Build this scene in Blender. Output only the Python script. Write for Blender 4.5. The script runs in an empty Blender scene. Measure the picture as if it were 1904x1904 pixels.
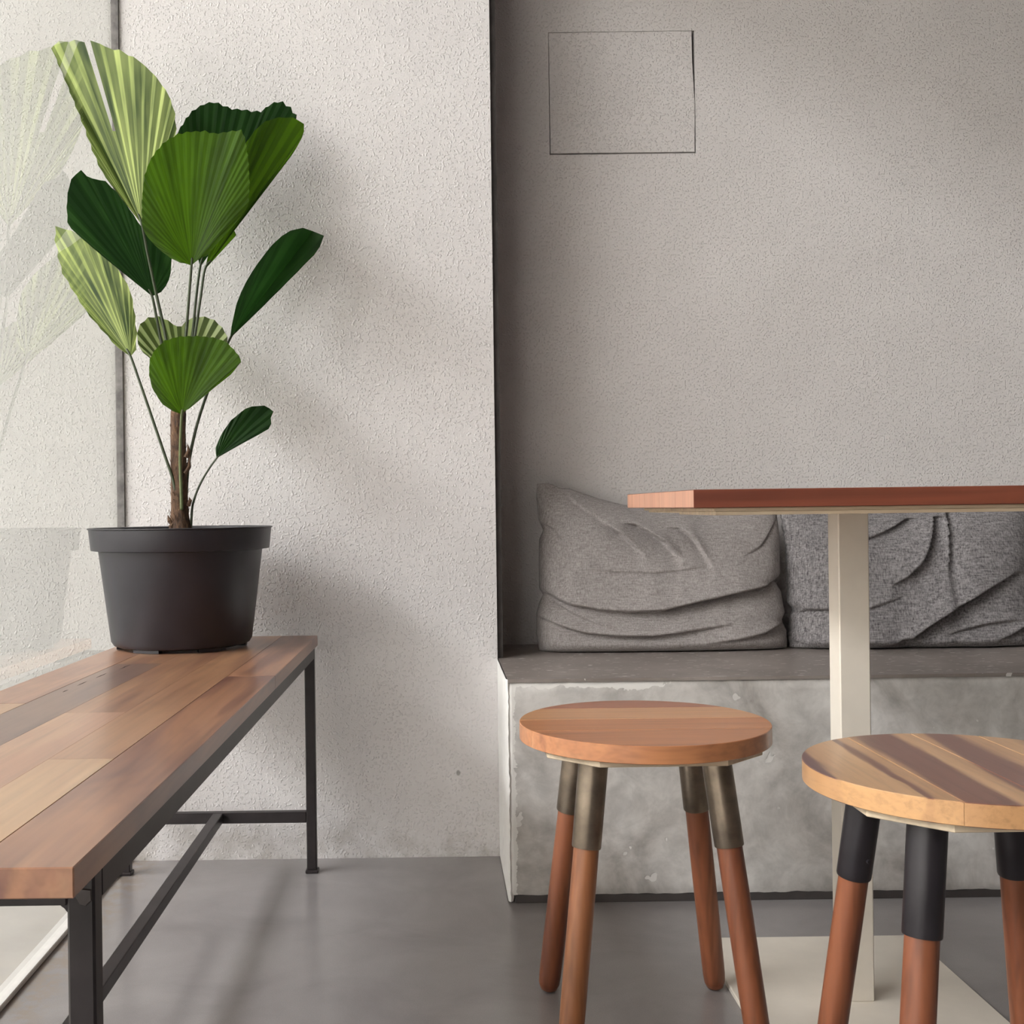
import bpy, math, random
from mathutils import Vector, Matrix, noise as mnoise

random.seed(7)
scene = bpy.context.scene
C = scene.collection
PI = math.pi

# ------------------------------------------------------------------ camera
EYE = 0.74                      # eye height, just under the table top
FPX = 2150.0                    # focal length in pixels of the 1904 frame
VPX, VPY = 805.0, 945.0         # where the bench and the glass run to
ROLL = 0.013
cam_d = bpy.data.cameras.new('camera')
cam = bpy.data.objects.new('camera', cam_d)
C.objects.link(cam)
cam.location = (0, 0, EYE)
cam.rotation_euler = (PI / 2, ROLL, 0)
cam_d.sensor_width = 36.0
cam_d.sensor_fit = 'HORIZONTAL'
cam_d.lens = 36.0 * FPX / 1904.0
cam_d.shift_x = (952 - VPX) / 1904.0
cam_d.shift_y = (VPY - 952) / 1904.0
cam_d.clip_start = 0.02
scene.camera = cam

# ------------------------------------------------------------------ sky, sun, exposure
world = bpy.data.worlds.new('sky')
scene.world = world
world.use_nodes = True
bg = world.node_tree.nodes['Background']
bg.inputs['Color'].default_value = (0.99, 0.985, 1.0, 1)
bg.inputs['Strength'].default_value = 42.0
# portal: guides sampling of the sky through the gap beyond the canopy, gives no light itself
por_d = bpy.data.lights.new('sky_portal', 'AREA')
por_d.shape = 'RECTANGLE'
por_d.size, por_d.size_y = 3.4, 11.5
por_d.cycles.is_portal = True
por = bpy.data.objects.new('sky_portal', por_d)
por.location = (-8.85, -3.25, 7.1)
C.objects.link(por)

scene.view_settings.view_transform = 'Standard'
scene.view_settings.look = 'None'
scene.view_settings.gamma = 1.0
scene.view_settings.use_curve_mapping = False
scene.view_settings.exposure = -0.46
scene.cycles.max_bounces = 8
scene.cycles.caustics_reflective = False
scene.cycles.caustics_refractive = False


def at(px, py, Y):
    """a measured direction (pixels of the 1904 frame) taken out to depth Y"""
    du, dv = px - VPX, py - VPY
    a = du - ROLL * dv
    b = dv + ROLL * du
    return Vector((a * Y / FPX, Y, EYE - b * Y / FPX))


# ------------------------------------------------------------------ material helpers
class NT:
    def __init__(self, name):
        self.m = bpy.data.materials.new(name)
        self.m.use_nodes = True
        self.t = self.m.node_tree
        self.p = self.t.nodes['Principled BSDF']
        self.out = self.t.nodes['Material Output']

    def n(self, kind, **kw):
        nd = self.t.nodes.new('ShaderNode' + kind)
        for k, v in kw.items():
            setattr(nd, k, v)
        return nd

    def l(self, a, b):
        self.t.links.new(a, b)

    def coord(self, scale=(1, 1, 1), shift=False, kind='Object', loc=(0, 0, 0)):
        tc = self.n('TexCoord')
        mp = self.n('Mapping')
        mp.inputs['Scale'].default_value = scale
        mp.inputs['Location'].default_value = loc
        if shift:
            oi = self.n('ObjectInfo')
            mul = self.n('VectorMath', operation='SCALE')
            cmb = self.n('CombineXYZ')
            for s in 'XYZ':
                self.l(oi.outputs['Random'], cmb.inputs[s])
            self.l(cmb.outputs[0], mul.inputs[0])
            mul.inputs['Scale'].default_value = 7.0
            add = self.n('VectorMath', operation='ADD')
            self.l(tc.outputs[kind], add.inputs[0])
            self.l(mul.outputs[0], add.inputs[1])
            self.l(add.outputs[0], mp.inputs['Vector'])
        else:
            self.l(tc.outputs[kind], mp.inputs['Vector'])
        return mp.outputs[0]

    def noise(self, vec, scale, detail=4, rough=0.55, dist=0.0):
        nd = self.n('TexNoise')
        nd.inputs['Scale'].default_value = scale
        nd.inputs['Detail'].default_value = detail
        nd.inputs['Roughness'].default_value = rough
        nd.inputs['Distortion'].default_value = dist
        self.l(vec, nd.inputs['Vector'])
        return nd.outputs['Fac']

    def ramp(self, fac, stops, interp='LINEAR'):
        nd = self.n('ValToRGB')
        cr = nd.color_ramp
        cr.interpolation = interp
        while len(cr.elements) < len(stops):
            cr.elements.new(0.5)
        for e, (pos, col) in zip(cr.elements, stops):
            e.position = pos
            if not hasattr(col, '__len__'):
                col = (col, col, col)
            e.color = (*col[:3], 1)
        self.l(fac, nd.inputs['Fac'])
        return nd.outputs['Color']

    def mix(self, fac, a, b, mode='MIX'):
        nd = self.n('Mix', data_type='RGBA', blend_type=mode)
        for v, s in ((fac, nd.inputs[0]), (a, nd.inputs[6]), (b, nd.inputs[7])):
            if hasattr(v, 'is_linked'):
                self.l(v, s)
            elif hasattr(v, '__len__'):
                s.default_value = (*v[:3], 1)
            else:
                s.default_value = v
        return nd.outputs[2]

    def math(self, op, a, b=0.0, clamp=False):
        nd = self.n('Math', operation=op, use_clamp=clamp)
        for v, s in ((a, nd.inputs[0]), (b, nd.inputs[1])):
            if hasattr(v, 'is_linked'):
                self.l(v, s)
            else:
                s.default_value = v
        return nd.outputs[0]

    def sep(self, vec):
        nd = self.n('SeparateXYZ')
        self.l(vec, nd.inputs[0])
        return nd.outputs

    def bump(self, h, dist, strength=1.0):
        nd = self.n('Bump')
        nd.inputs['Distance'].default_value = dist
        nd.inputs['Strength'].default_value = strength
        self.l(h, nd.inputs['Height'])
        self.l(nd.outputs[0], self.p.inputs['Normal'])
        return nd

    def set(self, color=None, rough=None, metal=None, spec=None, coat=None, coat_rough=None):
        for key, v in (('Base Color', color), ('Roughness', rough), ('Metallic', metal),
                       ('Specular IOR Level', spec), ('Coat Weight', coat), ('Coat Roughness', coat_rough)):
            if v is None:
                continue
            s = self.p.inputs[key]
            if hasattr(v, 'is_linked'):
                self.l(v, s)
            elif hasattr(v, '__len__'):
                s.default_value = (*v[:3], 1)
            else:
                s.default_value = v
        return self.m


def srgb(r, g, b):
    f = lambda c: (c / 255 / 12.92) if c / 255 <= 0.04045 else ((c / 255 + 0.055) / 1.055) ** 2.4
    return (f(r), f(g), f(b))


def wood(name, base, dark, light, axis='Y', rough=0.3, coat=0.35, streak=0.55, blotch=0.5):
    """varnished hardwood; grain runs along the given local axis"""
    t = NT(name)
    sc = {'X': (0.06, 1, 1), 'Y': (1, 0.06, 1), 'Z': (1, 1, 0.06)}[axis]
    wide = {'X': (0.22, 1, 1), 'Y': (1, 0.22, 1), 'Z': (1, 1, 0.22)}[axis]
    v = t.coord(sc, shift=True)
    vw = t.coord(wide, shift=True)
    lng = {'X': (0.03, 1, 1), 'Y': (1, 0.02, 1), 'Z': (1, 1, 0.02)}[axis]
    vl = t.coord(lng, shift=True)
    big = t.noise(v, 18, 3, 0.55, 0.7)
    blo = t.noise(vw, 14, 3, 0.6, 0.5)
    fine = t.noise(vl, 110, 1, 0.5)
    hair = t.noise(vl, 260, 0, 0.5)
    col = t.ramp(big, [(0.30, dark), (0.45, base), (0.60, base), (0.76, light)])
    col = t.mix(t.math('MULTIPLY', t.ramp(blo, [(0.45, 0.0), (0.68, 1.0)]), blotch), col, dark)
    k = t.ramp(fine, [(0.30, 0.74), (0.5, 1.0), (0.75, 1.08)])
    col = t.mix(streak, col, k, 'MULTIPLY')
    col = t.mix(0.22, col, t.ramp(hair, [(0.25, 0.75), (0.6, 1.06)]), 'MULTIPLY')
    return t.set(color=col, rough=rough, spec=0.4, coat=coat, coat_rough=0.28)


def stucco(name, col_a, col_b, bump=0.0014, dirt=None, mark=None):
    t = NT(name)
    v = t.coord()
    patch = t.noise(v, 2.2, 4, 0.55)
    col = t.ramp(patch, [(0.35, col_a), (0.65, col_b)])
    g = t.noise(v, 235, 0, 0.5)
    g2 = t.noise(v, 480, 1, 0.6)
    spots = t.ramp(g, [(0.58, 0.0), (0.76, 1.0)])
    roll = t.ramp(g2, [(0.35, 0.0), (0.70, 0.22)])
    h = t.math('ADD', spots, roll)
    if dirt:
        xyz = t.sep(t.coord())
        low = t.math('SUBTRACT', 1.0, t.math('DIVIDE', xyz[2], dirt[0]), clamp=True)
        nz = t.ramp(t.noise(v, 9, 5, 0.7), [(0.45, 0.0), (0.65, 1.0)])
        fac = t.math('MULTIPLY', t.math('MULTIPLY', low, low), nz)
        col = t.mix(fac, col, dirt[1])
    if mark:            # one small grey scuff
        dv = t.n('VectorMath', operation='DISTANCE')
        t.l(t.coord((1.4, 0, 1)), dv.inputs[0])
        dv.inputs[1].default_value = (mark[0] * 1.4, 0, mark[1])
        col = t.mix(t.ramp(t.math('MULTIPLY', dv.outputs['Value'], 100.0), [(0.45, 0.75), (0.7, 0.0)]), col, (0.26, 0.245, 0.235))
    t.bump(h, bump, 0.62)
    return t.set(color=col, rough=0.85, spec=0.25)


def plain(name, col, rough=0.5, metal=0.0, spec=0.5, var=0.12, scale=30, bump=0.0):
    t = NT(name)
    v = t.coord(shift=True)
    k = t.ramp(t.noise(v, scale, 5, 0.6), [(0.3, 1 - var), (0.7, 1 + var)])
    c = t.mix(1.0, col, k, 'MULTIPLY')
    if bump:
        t.bump(t.noise(v, scale * 6, 3, 0.6), bump, 0.6)
    return t.set(color=c, rough=rough, metal=metal, spec=spec)


M = {}
# ---- walls, floor
M['pier'] = stucco('white_stucco', (0.67, 0.645, 0.64), (0.735, 0.71, 0.705), dirt=(0.20, (0.44, 0.41, 0.38)), mark=(0.0463, 0.178))
M['alcove'] = stucco('grey_stucco', (0.65, 0.615, 0.60), (0.71, 0.675, 0.66), 0.0019)
M['outside'] = stucco('dimmed_stucco', (0.43, 0.425, 0.405), (0.475, 0.47, 0.45))  # continues the indoor wall; colour darkened to offset the stronger light outside
M['plaster'] = stucco('room_plaster', (0.29, 0.27, 0.265), (0.33, 0.31, 0.305), 0.001)


def floor_mat():
    t = NT('grey_epoxy_floor')
    v = t.coord()
    a = t.noise(v, 5, 5, 0.6, 0.5)
    b = t.noise(v, 600, 2, 0.5)
    col = t.ramp(a, [(0.30, (0.225, 0.208, 0.207)), (0.55, (0.265, 0.247, 0.245)), (0.75, (0.285, 0.267, 0.264))])
    col = t.mix(0.35, col, t.ramp(b, [(0.3, 0.8), (0.7, 1.15)]), 'MULTIPLY')
    # worn band of bare screed along the foot of the glass
    xyz = t.sep(t.coord())
    edge = t.math('SUBTRACT', 1.0, t.math('DIVIDE', t.math('ADD', xyz[0], 0.655), 0.085), clamp=True)
    nz = t.ramp(t.noise(v, 26, 5, 0.7), [(0.42, 0.0), (0.56, 1.0)])
    fac = t.math('MULTIPLY', t.ramp(edge, [(0.0, 0.0), (0.5, 1.0)]), nz)
    col = t.mix(fac, col, (0.25, 0.21, 0.18))
    t.bump(t.noise(v, 9, 2, 0.5), 0.0010, 0.10)
    r = t.ramp(a, [(0.3, 0.23), (0.7, 0.17)])
    return t.set(color=col, rough=r, spec=0.6)


M['floor'] = floor_mat()


def concrete_mat():
    """trowelled cement with white filler left at the corner and flaked paint on the arris"""
    t = NT('trowelled_cement')
    v = t.coord()
    a = t.noise(v, 6, 6, 0.62, 0.8)
    b = t.noise(v, 22, 5, 0.65, 0.4)
    col = t.ramp(a, [(0.30, (0.34, 0.315, 0.29)), (0.5, (0.54, 0.515, 0.49)), (0.72, (0.66, 0.64, 0.615))])
    col = t.mix(0.75, col, t.ramp(b, [(0.3, 0.70), (0.6, 1.1)]), 'MULTIPLY')
    xyz = t.sep(t.coord())
    jag = t.noise(v, 45, 4, 0.7)
    jag2 = t.noise(v, 12, 4, 0.7)
    # left corner: white strip some 6 to 12 mm wide
    d = t.math('SUBTRACT', xyz[0], 0.134)
    left = t.math('LESS_THAN', d, t.math('MULTIPLY', jag, 0.028))
    # below the front arris: an uneven streak that stops after 0.33 m
    up = t.math('SUBTRACT', 0.4125, xyz[2])
    wide = t.math('MULTIPLY', t.math('SUBTRACT', jag2, 0.30), 0.055)
    top = t.math('LESS_THAN', up, wide)
    run = t.math('LESS_THAN', xyz[0], t.math('ADD', t.math('MULTIPLY', jag, 0.06), 0.405))
    topm = t.math('MULTIPLY', top, run)
    # chips low down
    chips = t.ramp(t.noise(v, 30, 2, 0.4), [(0.72, 0.0), (0.73, 1.0)])
    white = t.math('MAXIMUM', t.math('MAXIMUM', left, topm), t.math('MULTIPLY', chips, 0.7))
    col = t.mix(white, col, (0.72, 0.70, 0.67))
    h = t.math('ADD', t.math('MULTIPLY', a, 0.6), t.math('MULTIPLY', white, -0.35))
    t.bump(h, 0.004, 0.5)
    return t.set(color=col, rough=0.42, spec=0.45)


M['concrete'] = concrete_mat()


def seat_slab_mat():
    t = NT('brown_grey_cement_top')
    v = t.coord((1, 1, 1))
    a = t.noise(v, 7, 5, 0.6, 0.5)
    col = t.ramp(a, [(0.3, (0.21, 0.18, 0.162)), (0.7, (0.30, 0.262, 0.24))])
    vs = t.coord((1, 3.2, 1))
    fl = t.noise(vs, 46, 2, 0.4)
    m = t.ramp(fl, [(0.675, 0.0), (0.685, 1.0)])
    col = t.mix(m, col, (0.66, 0.63, 0.60))
    t.bump(a, 0.002, 0.3)
    return t.set(color=col, rough=0.38, spec=0.5)


M['seat_slab'] = seat_slab_mat()
M['white_plaster'] = plain('white_filler', (0.78, 0.765, 0.74), 0.7, var=0.06, scale=40, bump=0.001)
M['skirt'] = plain('dark_skirting', (0.06, 0.052, 0.05), 0.45)
M['strip'] = plain('dark_edge_strip', (0.075, 0.066, 0.063), 0.7, var=0.3, scale=14)
M['gasket'] = plain('grey_sealant', (0.17, 0.16, 0.155), 0.8, var=0.5, scale=45)
M['channel'] = plain('pale_metal_channel', (0.68, 0.67, 0.64), 0.5, var=0.05)
M['paving'] = plain('pale_paving', (0.44, 0.42, 0.385), 0.8, var=0.08, scale=6)
M['baffle'] = plain('baffle_boards', (0.20, 0.17, 0.15), 0.8, var=0.1, scale=8)  # unseen baffle, added to limit the sky light
M['unseen_wall'] = plain('pale_render', (0.45, 0.44, 0.42), 0.9, var=0.3, scale=6)  # unseen outer walls, kept pale to bounce fill light


def glass_mat():
    t = NT('window_glass')
    t.t.nodes.remove(t.p)
    tr = t.n('BsdfTransparent')
    tr.inputs[0].default_value = (0.95, 0.965, 0.95, 1)
    gl = t.n('BsdfGlossy')
    gl.inputs['Roughness'].default_value = 0.0
    gl.inputs['Color'].default_value = (1, 1, 1, 1)
    lw = t.n('LayerWeight')         # Schlick reflectance of both faces of the pane, the same from either side
    refl = t.math('ADD', t.math('MULTIPLY', t.math('POWER', lw.outputs['Facing'], 5.0), 0.90), 0.07)
    mx = t.n('MixShader')
    t.l(refl, mx.inputs[0])
    t.l(tr.outputs[0], mx.inputs[1])
    t.l(gl.outputs[0], mx.inputs[2])
    t.l(mx.outputs[0], t.out.inputs['Surface'])
    return t.m


M['glass'] = glass_mat()

# ---- furniture
M['bench_tan'] = wood('bench_wood_tan', (0.43, 0.235, 0.130), (0.25, 0.122, 0.078), (0.52, 0.315, 0.185), 'Y', 0.29, streak=0.6, blotch=0.65)
M['bench_pale'] = wood('bench_wood_pale', (0.53, 0.335, 0.19), (0.42, 0.235, 0.13), (0.60, 0.40, 0.24), 'Y', 0.29, streak=0.6, blotch=0.65)
M['bench_pink'] = wood('bench_wood_pink', (0.46, 0.25, 0.155), (0.27, 0.13, 0.09), (0.54, 0.33, 0.20), 'Y', 0.29, streak=0.6, blotch=0.65)
M['bench_grey'] = wood('bench_wood_grey', (0.25, 0.150, 0.108), (0.17, 0.098, 0.08), (0.32, 0.20, 0.14), 'Y', 0.29, streak=0.6, blotch=0.65)
M['bench_red'] = wood('bench_wood_red', (0.38, 0.19, 0.11), (0.165, 0.075, 0.06), (0.47, 0.265, 0.15), 'Y', 0.29, streak=0.6, blotch=0.85)
M['steel'] = plain('dark_mill_steel', (0.024, 0.019, 0.020), 0.42, 0.15, spec=0.4, var=0.3, scale=25)
M['ground'] = plain('ground_weld', (0.06, 0.05, 0.048), 0.5, 0.3, var=0.3, scale=60)
M['st_orange'] = wood('stool_wood_orange', (0.52, 0.225, 0.10), (0.36, 0.145, 0.07), (0.60, 0.30, 0.145), 'X', 0.3)
M['st_pale'] = wood('stool_wood_pale', (0.60, 0.32, 0.16), (0.48, 0.235, 0.115), (0.66, 0.38, 0.20), 'X', 0.3)
M['st_red'] = wood('stool_wood_red', (0.40, 0.165, 0.095), (0.30, 0.115, 0.07), (0.45, 0.205, 0.12), 'X', 0.3)
M['st_tan'] = wood('stool_wood_tan', (0.52, 0.28, 0.135), (0.30, 0.135, 0.08), (0.60, 0.35, 0.175), 'Y', 0.3)
M['st_brown'] = wood('stool_wood_brown', (0.27, 0.125, 0.08), (0.19, 0.085, 0.06), (0.46, 0.235, 0.125), 'Y', 0.3)
def striped_seat():
    """the right stool's seat: heartwood bands running front to back"""
    t = NT('striped_seat_wood')
    v = t.coord((1, 0.18, 1))
    xyz = t.sep(t.coord())
    wob = t.math('MULTIPLY', t.math('SUBTRACT', t.noise(v, 22, 3, 0.5, 0.4), 0.5), 0.035)
    slant = t.math('MULTIPLY', t.math('SUBTRACT', xyz[1], 1.262), 0.05)
    u = t.math('DIVIDE', t.math('SUBTRACT', t.math('SUBTRACT', t.math('ADD', xyz[0], wob), slant), 0.405), 0.355)
    T_, L_, D_, P_ = (0.50, 0.285, 0.145), (0.58, 0.35, 0.18), (0.205, 0.092, 0.066), (0.155, 0.075, 0.07)
    col = t.ramp(u, [(0.0, P_), (0.045, P_), (0.06, T_), (0.195, L_), (0.205, D_), (0.222, D_), (0.235, T_), (0.275, T_), (0.30, D_), (0.42, D_),
                     (0.445, L_), (0.51, T_), (0.53, D_), (0.63, D_), (0.67, T_), (0.80, L_), (0.86, D_), (1.0, D_)])
    geo = t.n('NewGeometry')
    nz = t.sep(geo.outputs['True Normal'])[2]
    rim = t.math('LESS_THAN', t.math('ABSOLUTE', nz), 0.5)
    col = t.mix(t.math('MULTIPLY', rim, 0.8), col, (0.56, 0.31, 0.135))     # the turned edge is lighter wood
    vf = t.coord((1, 0.06, 1))
    fine = t.noise(vf, 130, 4, 0.6, 0.3)
    col = t.mix(0.7, col, t.ramp(fine, [(0.3, 0.72), (0.5, 1.0), (0.75, 1.12)]), 'MULTIPLY')
    return t.set(color=col, rough=0.30, spec=0.4, coat=0.35, coat_rough=0.28)


M['striped'] = striped_seat()
M['leg_red'] = wood('leg_wood_red', (0.235, 0.078, 0.034), (0.14, 0.043, 0.022), (0.30, 0.11, 0.048), 'Z', 0.40, 0.2, 0.9)
M['leg_tan'] = wood('leg_wood_tan', (0.34, 0.135, 0.055), (0.20, 0.07, 0.032), (0.42, 0.18, 0.075), 'Z', 0.40, 0.2, 0.9)
M['ply'] = wood('pale_plywood', (0.66, 0.54, 0.39), (0.52, 0.41, 0.28), (0.72, 0.61, 0.46), 'X', 0.6, 0.0)
M['sleeve_bronze'] = plain('bronzed_steel', (0.215, 0.172, 0.13), 0.33, 0.85, var=0.3, scale=30)
M['sleeve_black'] = plain('black_steel', (0.02, 0.017, 0.02), 0.33, 0.2, var=0.25, scale=30)
M['table_red'] = wood('table_wood_red', (0.215, 0.064, 0.036), (0.15, 0.043, 0.027), (0.27, 0.09, 0.05), 'X', 0.3)
M['table_end'] = wood('table_end_grain', (0.55, 0.29, 0.19), (0.42, 0.20, 0.13), (0.62, 0.36, 0.25), 'Z', 0.4)
M['cream'] = plain('cream_painted_steel', (0.70, 0.645, 0.565), 0.4, var=0.05, scale=12)
M['pot'] = plain('black_pot_plastic', (0.018, 0.017, 0.023), 0.40, spec=0.55, var=0.15, scale=18)
M['soil'] = plain('potting_soil', (0.03, 0.024, 0.02), 0.95, var=0.5, scale=80, bump=0.004)


def cloth(name, a, b, scale, mixamt=0.8):
    t = NT(name)
    v1 = t.coord((1, 1, 0.12))
    v2 = t.coord((0.12, 1, 1))
    w1 = t.noise(v1, scale, 3, 0.7)
    w2 = t.noise(v2, scale, 3, 0.7)
    s = t.math('ADD', t.math('MULTIPLY', w1, 0.55), t.math('MULTIPLY', w2, 0.45))
    col = t.ramp(s, [(0.36, a), (0.64, b)])
    t.bump(s, 0.0012, 0.5)
    t.p.inputs['Sheen Weight'].default_value = 0.15
    return t.set(color=col, rough=0.9, spec=0.15)


M['linen'] = cloth('grey_linen', (0.20, 0.178, 0.172), (0.44, 0.405, 0.395), 430)
M['tweed'] = cloth('charcoal_tweed', (0.07, 0.063, 0.068), (0.36, 0.34, 0.34), 330)


def leaf_mat(name, top, stripe, trans, facet=0.35, bright=0.5):
    """facet: how strongly lit and shaded pleat sides are painted in; bright: how far the paler tone spreads"""
    t = NT(name)
    uv = t.n('UVMap')
    xyz = t.sep(uv.outputs[0])          # x counts pleats, y runs from stalk to rim
    cm = t.n('CombineXYZ')
    t.l(t.math('MULTIPLY', xyz[0], 0.6), cm.inputs['X'])
    t.l(t.math('MULTIPLY', xyz[1], 0.9), cm.inputs['Y'])
    oi = t.n('ObjectInfo')
    t.l(t.math('MULTIPLY', oi.outputs['Random'], 19.0), cm.inputs['Z'])
    nz = t.noise(cm.outputs[0], 1.0, 3, 0.65)
    base = t.ramp(nz, [(bright - 0.14, 0.0), (bright + 0.14, 1.0)])
    fr = t.math('FRACT', xyz[0])
    side = t.ramp(fr, [(0.0, 1.0), (0.42, 1.0), (0.5, 0.0), (0.94, 0.0), (1.0, 1.0)])  # pleat sides coloured lit and dark by turns
    fac = t.math('ADD', t.math('MULTIPLY', base, 1.0 - facet), t.math('MULTIPLY', t.math('MULTIPLY', side, facet), t.math('ADD', base, 0.35)), clamp=True)
    col = t.mix(fac, top, stripe)
    t.set(color=col, rough=0.5, spec=0.22)
    tl = t.n('BsdfTranslucent')
    tcol = t.mix(fac, tuple(c * 0.6 for c in trans), tuple(min(1, c * 1.4) for c in trans))
    t.l(tcol, tl.inputs['Color'])
    mx = t.n('MixShader')
    mx.inputs[0].default_value = 0.40
    t.l(t.p.outputs[0], mx.inputs[1])
    t.l(tl.outputs[0], mx.inputs[2])
    t.l(mx.outputs[0], t.out.inputs['Surface'])
    return t.m


M['leaf_mid'] = leaf_mat('leaf_mid_green', (0.022, 0.042, 0.008), (0.060, 0.125, 0.012), (0.125, 0.29, 0.008), 0.25, 0.5)
M['leaf_dark'] = leaf_mat('leaf_dark_green', (0.010, 0.028, 0.010), (0.030, 0.075, 0.020), (0.02, 0.075, 0.012), 0.3, 0.55)
M['leaf_light'] = leaf_mat('leaf_light_green', (0.018, 0.040, 0.010), (0.50, 0.58, 0.20), (0.15, 0.26, 0.035), 0.42, 0.50)
M['leaf_pale'] = leaf_mat('leaf_pale_striped', (0.030, 0.055, 0.020), (0.50, 0.57, 0.30), (0.22, 0.32, 0.09), 0.8, 0.42)
M['stalk'] = plain('leaf_stalk', (0.05, 0.066, 0.034), 0.5, var=0.3, scale=60)
M['stalk_green'] = plain('fresh_leaf_stalk', (0.12, 0.15, 0.06), 0.5, var=0.2, scale=60)


def trunk_mat():
    t = NT('fibrous_trunk')
    v = t.coord((1, 1, 0.3))
    a = t.noise(v, 160, 5, 0.7, 0.5)
    b = t.noise(t.coord(), 38, 4, 0.6)
    col = t.ramp(a, [(0.3, (0.035, 0.022, 0.018)), (0.55, (0.15, 0.085, 0.05)), (0.75, (0.36, 0.22, 0.12))])
    col = t.mix(0.6, col, t.ramp(b, [(0.35, 0.4), (0.65, 1.2)]), 'MULTIPLY')
    t.bump(a, 0.003, 0.8)
    return t.set(color=col, rough=0.9)


M['trunk'] = trunk_mat()


# ------------------------------------------------------------------ mesh helpers
class MB:
    def __init__(self):
        self.v, self.f = [], []

    def add(self, vs, fs):
        o = len(self.v)
        self.v += [tuple(p) for p in vs]
        self.f += [tuple(i + o for i in f) for f in fs]
        return self

    def box(self, x0, x1, y0, y1, z0, z1, b=0.0):
        """axis-aligned box; b = chamfer on the vertical-plane outline (all 12 edges)"""
        if b <= 0:
            vs = [(x, y, z) for z in (z0, z1) for y in (y0, y1) for x in (x0, x1)]
            fs = [(0, 2, 3, 1), (4, 5, 7, 6), (0, 1, 5, 4), (2, 6, 7, 3), (0, 4, 6, 2), (1, 3, 7, 5)]
            return self.add(vs, fs)
        vs, idx = [], {}
        for i, (x, sx) in enumerate(((x0, 1), (x1, -1))):
            for j, (y, sy) in enumerate(((y0, 1), (y1, -1))):
                for k, (z, sz) in enumerate(((z0, 1), (z1, -1))):
                    for ax, p in enumerate(((x, y + sy * b, z + sz * b), (x + sx * b, y, z + sz * b), (x + sx * b, y + sy * b, z))):
                        idx[i, j, k, ax] = len(vs)
                        vs.append(p)
        fs = []
        g = lambda i, j, k, a: idx[i, j, k, a]
        for s in (0, 1):
            q = [g(s, 0, 0, 0), g(s, 1, 0, 0), g(s, 1, 1, 0), g(s, 0, 1, 0)]
            fs.append(q if s else q[::-1])
            q = [g(0, s, 0, 1), g(0, s, 1, 1), g(1, s, 1, 1), g(1, s, 0, 1)]
            fs.append(q if s else q[::-1])
            q = [g(0, 0, s, 2), g(1, 0, s, 2), g(1, 1, s, 2), g(0, 1, s, 2)]
            fs.append(q if s else q[::-1])
        for a_ in (0, 1):
            for b_ in (0, 1):
                fs.append((g(0, a_, b_, 1), g(1, a_, b_, 1), g(1, a_, b_, 2), g(0, a_, b_, 2)))
                fs.append((g(a_, 0, b_, 0), g(a_, 1, b_, 0), g(a_, 1, b_, 2), g(a_, 0, b_, 2)))
                fs.append((g(a_, b_, 0, 0), g(a_, b_, 1, 0), g(a_, b_, 1, 1), g(a_, b_, 0, 1)))
        for i in (0, 1):
            for j in (0, 1):
                for k in (0, 1):
                    fs.append((g(i, j, k, 0), g(i, j, k, 1), g(i, j, k, 2)))
        return self.add(vs, fs)

    def prism(self, pts, z0, z1, b=0.0):
        """polygon pts (x, y) extruded from z0 to z1, with a small chamfer b"""
        n = len(pts)
        cx = sum(p[0] for p in pts) / n
        cy = sum(p[1] for p in pts) / n

        def ins(d):
            out = []
            for i in range(n):
                p, q, r = Vector(pts[i - 1]), Vector(pts[i]), Vector(pts[(i + 1) % n])
                e1, e2 = (q - p).normalized(), (r - q).normalized()
                n1, n2 = Vector((-e1.y, e1.x)), Vector((-e2.y, e2.x))
                nn = (n1 + n2)
                nn = nn.normalized() if nn.length > 1e-6 else n1
                k = d / max(0.35, nn.dot(n1))
                out.append((q.x + nn.x * k, q.y + nn.y * k))
            return out
        area = sum(pts[i - 1][0] * pts[i][1] - pts[i][0] * pts[i - 1][1] for i in range(n))
        if area < 0:
            pts = pts[::-1]
        rings = []
        if b > 0:
            small = ins(b)
            rings = [(small, z0), (pts, z0 + b), (pts, z1 - b), (small, z1)]
        else:
            rings = [(pts, z0), (pts, z1)]
        vs, fs = [], []
        for ring, z in rings:
            vs += [(x, y, z) for x, y in ring]
        for k in range(len(rings) - 1):
            for i in range(n):
                j = (i + 1) % n
                fs.append((k * n + i, k * n + j, (k + 1) * n + j, (k + 1) * n + i))
        fs.append(tuple(range(n))[::-1])
        fs.append(tuple(range((len(rings) - 1) * n, len(rings) * n)))
        return self.add(vs, fs)

    def lathe(self, prof, n=64, cx=0, cy=0, close=False):
        vs, fs = [], []
        for r, z in prof:
            for i in range(n):
                a = 2 * PI * i / n
                vs.append((cx + r * math.cos(a), cy + r * math.sin(a), z))
        m = len(prof)
        for k in range(m - 1 if not close else m):
            for i in range(n):
                j = (i + 1) % n
                k2 = (k + 1) % m
                fs.append((k * n + i, k * n + j, k2 * n + j, k2 * n + i))
        if not close:
            if prof[0][0] > 1e-5:
                fs.append(tuple(range(n))[::-1])
            if prof[-1][0] > 1e-5:
                fs.append(tuple(range((m - 1) * n, m * n)))
        return self.add(vs, fs)

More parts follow.
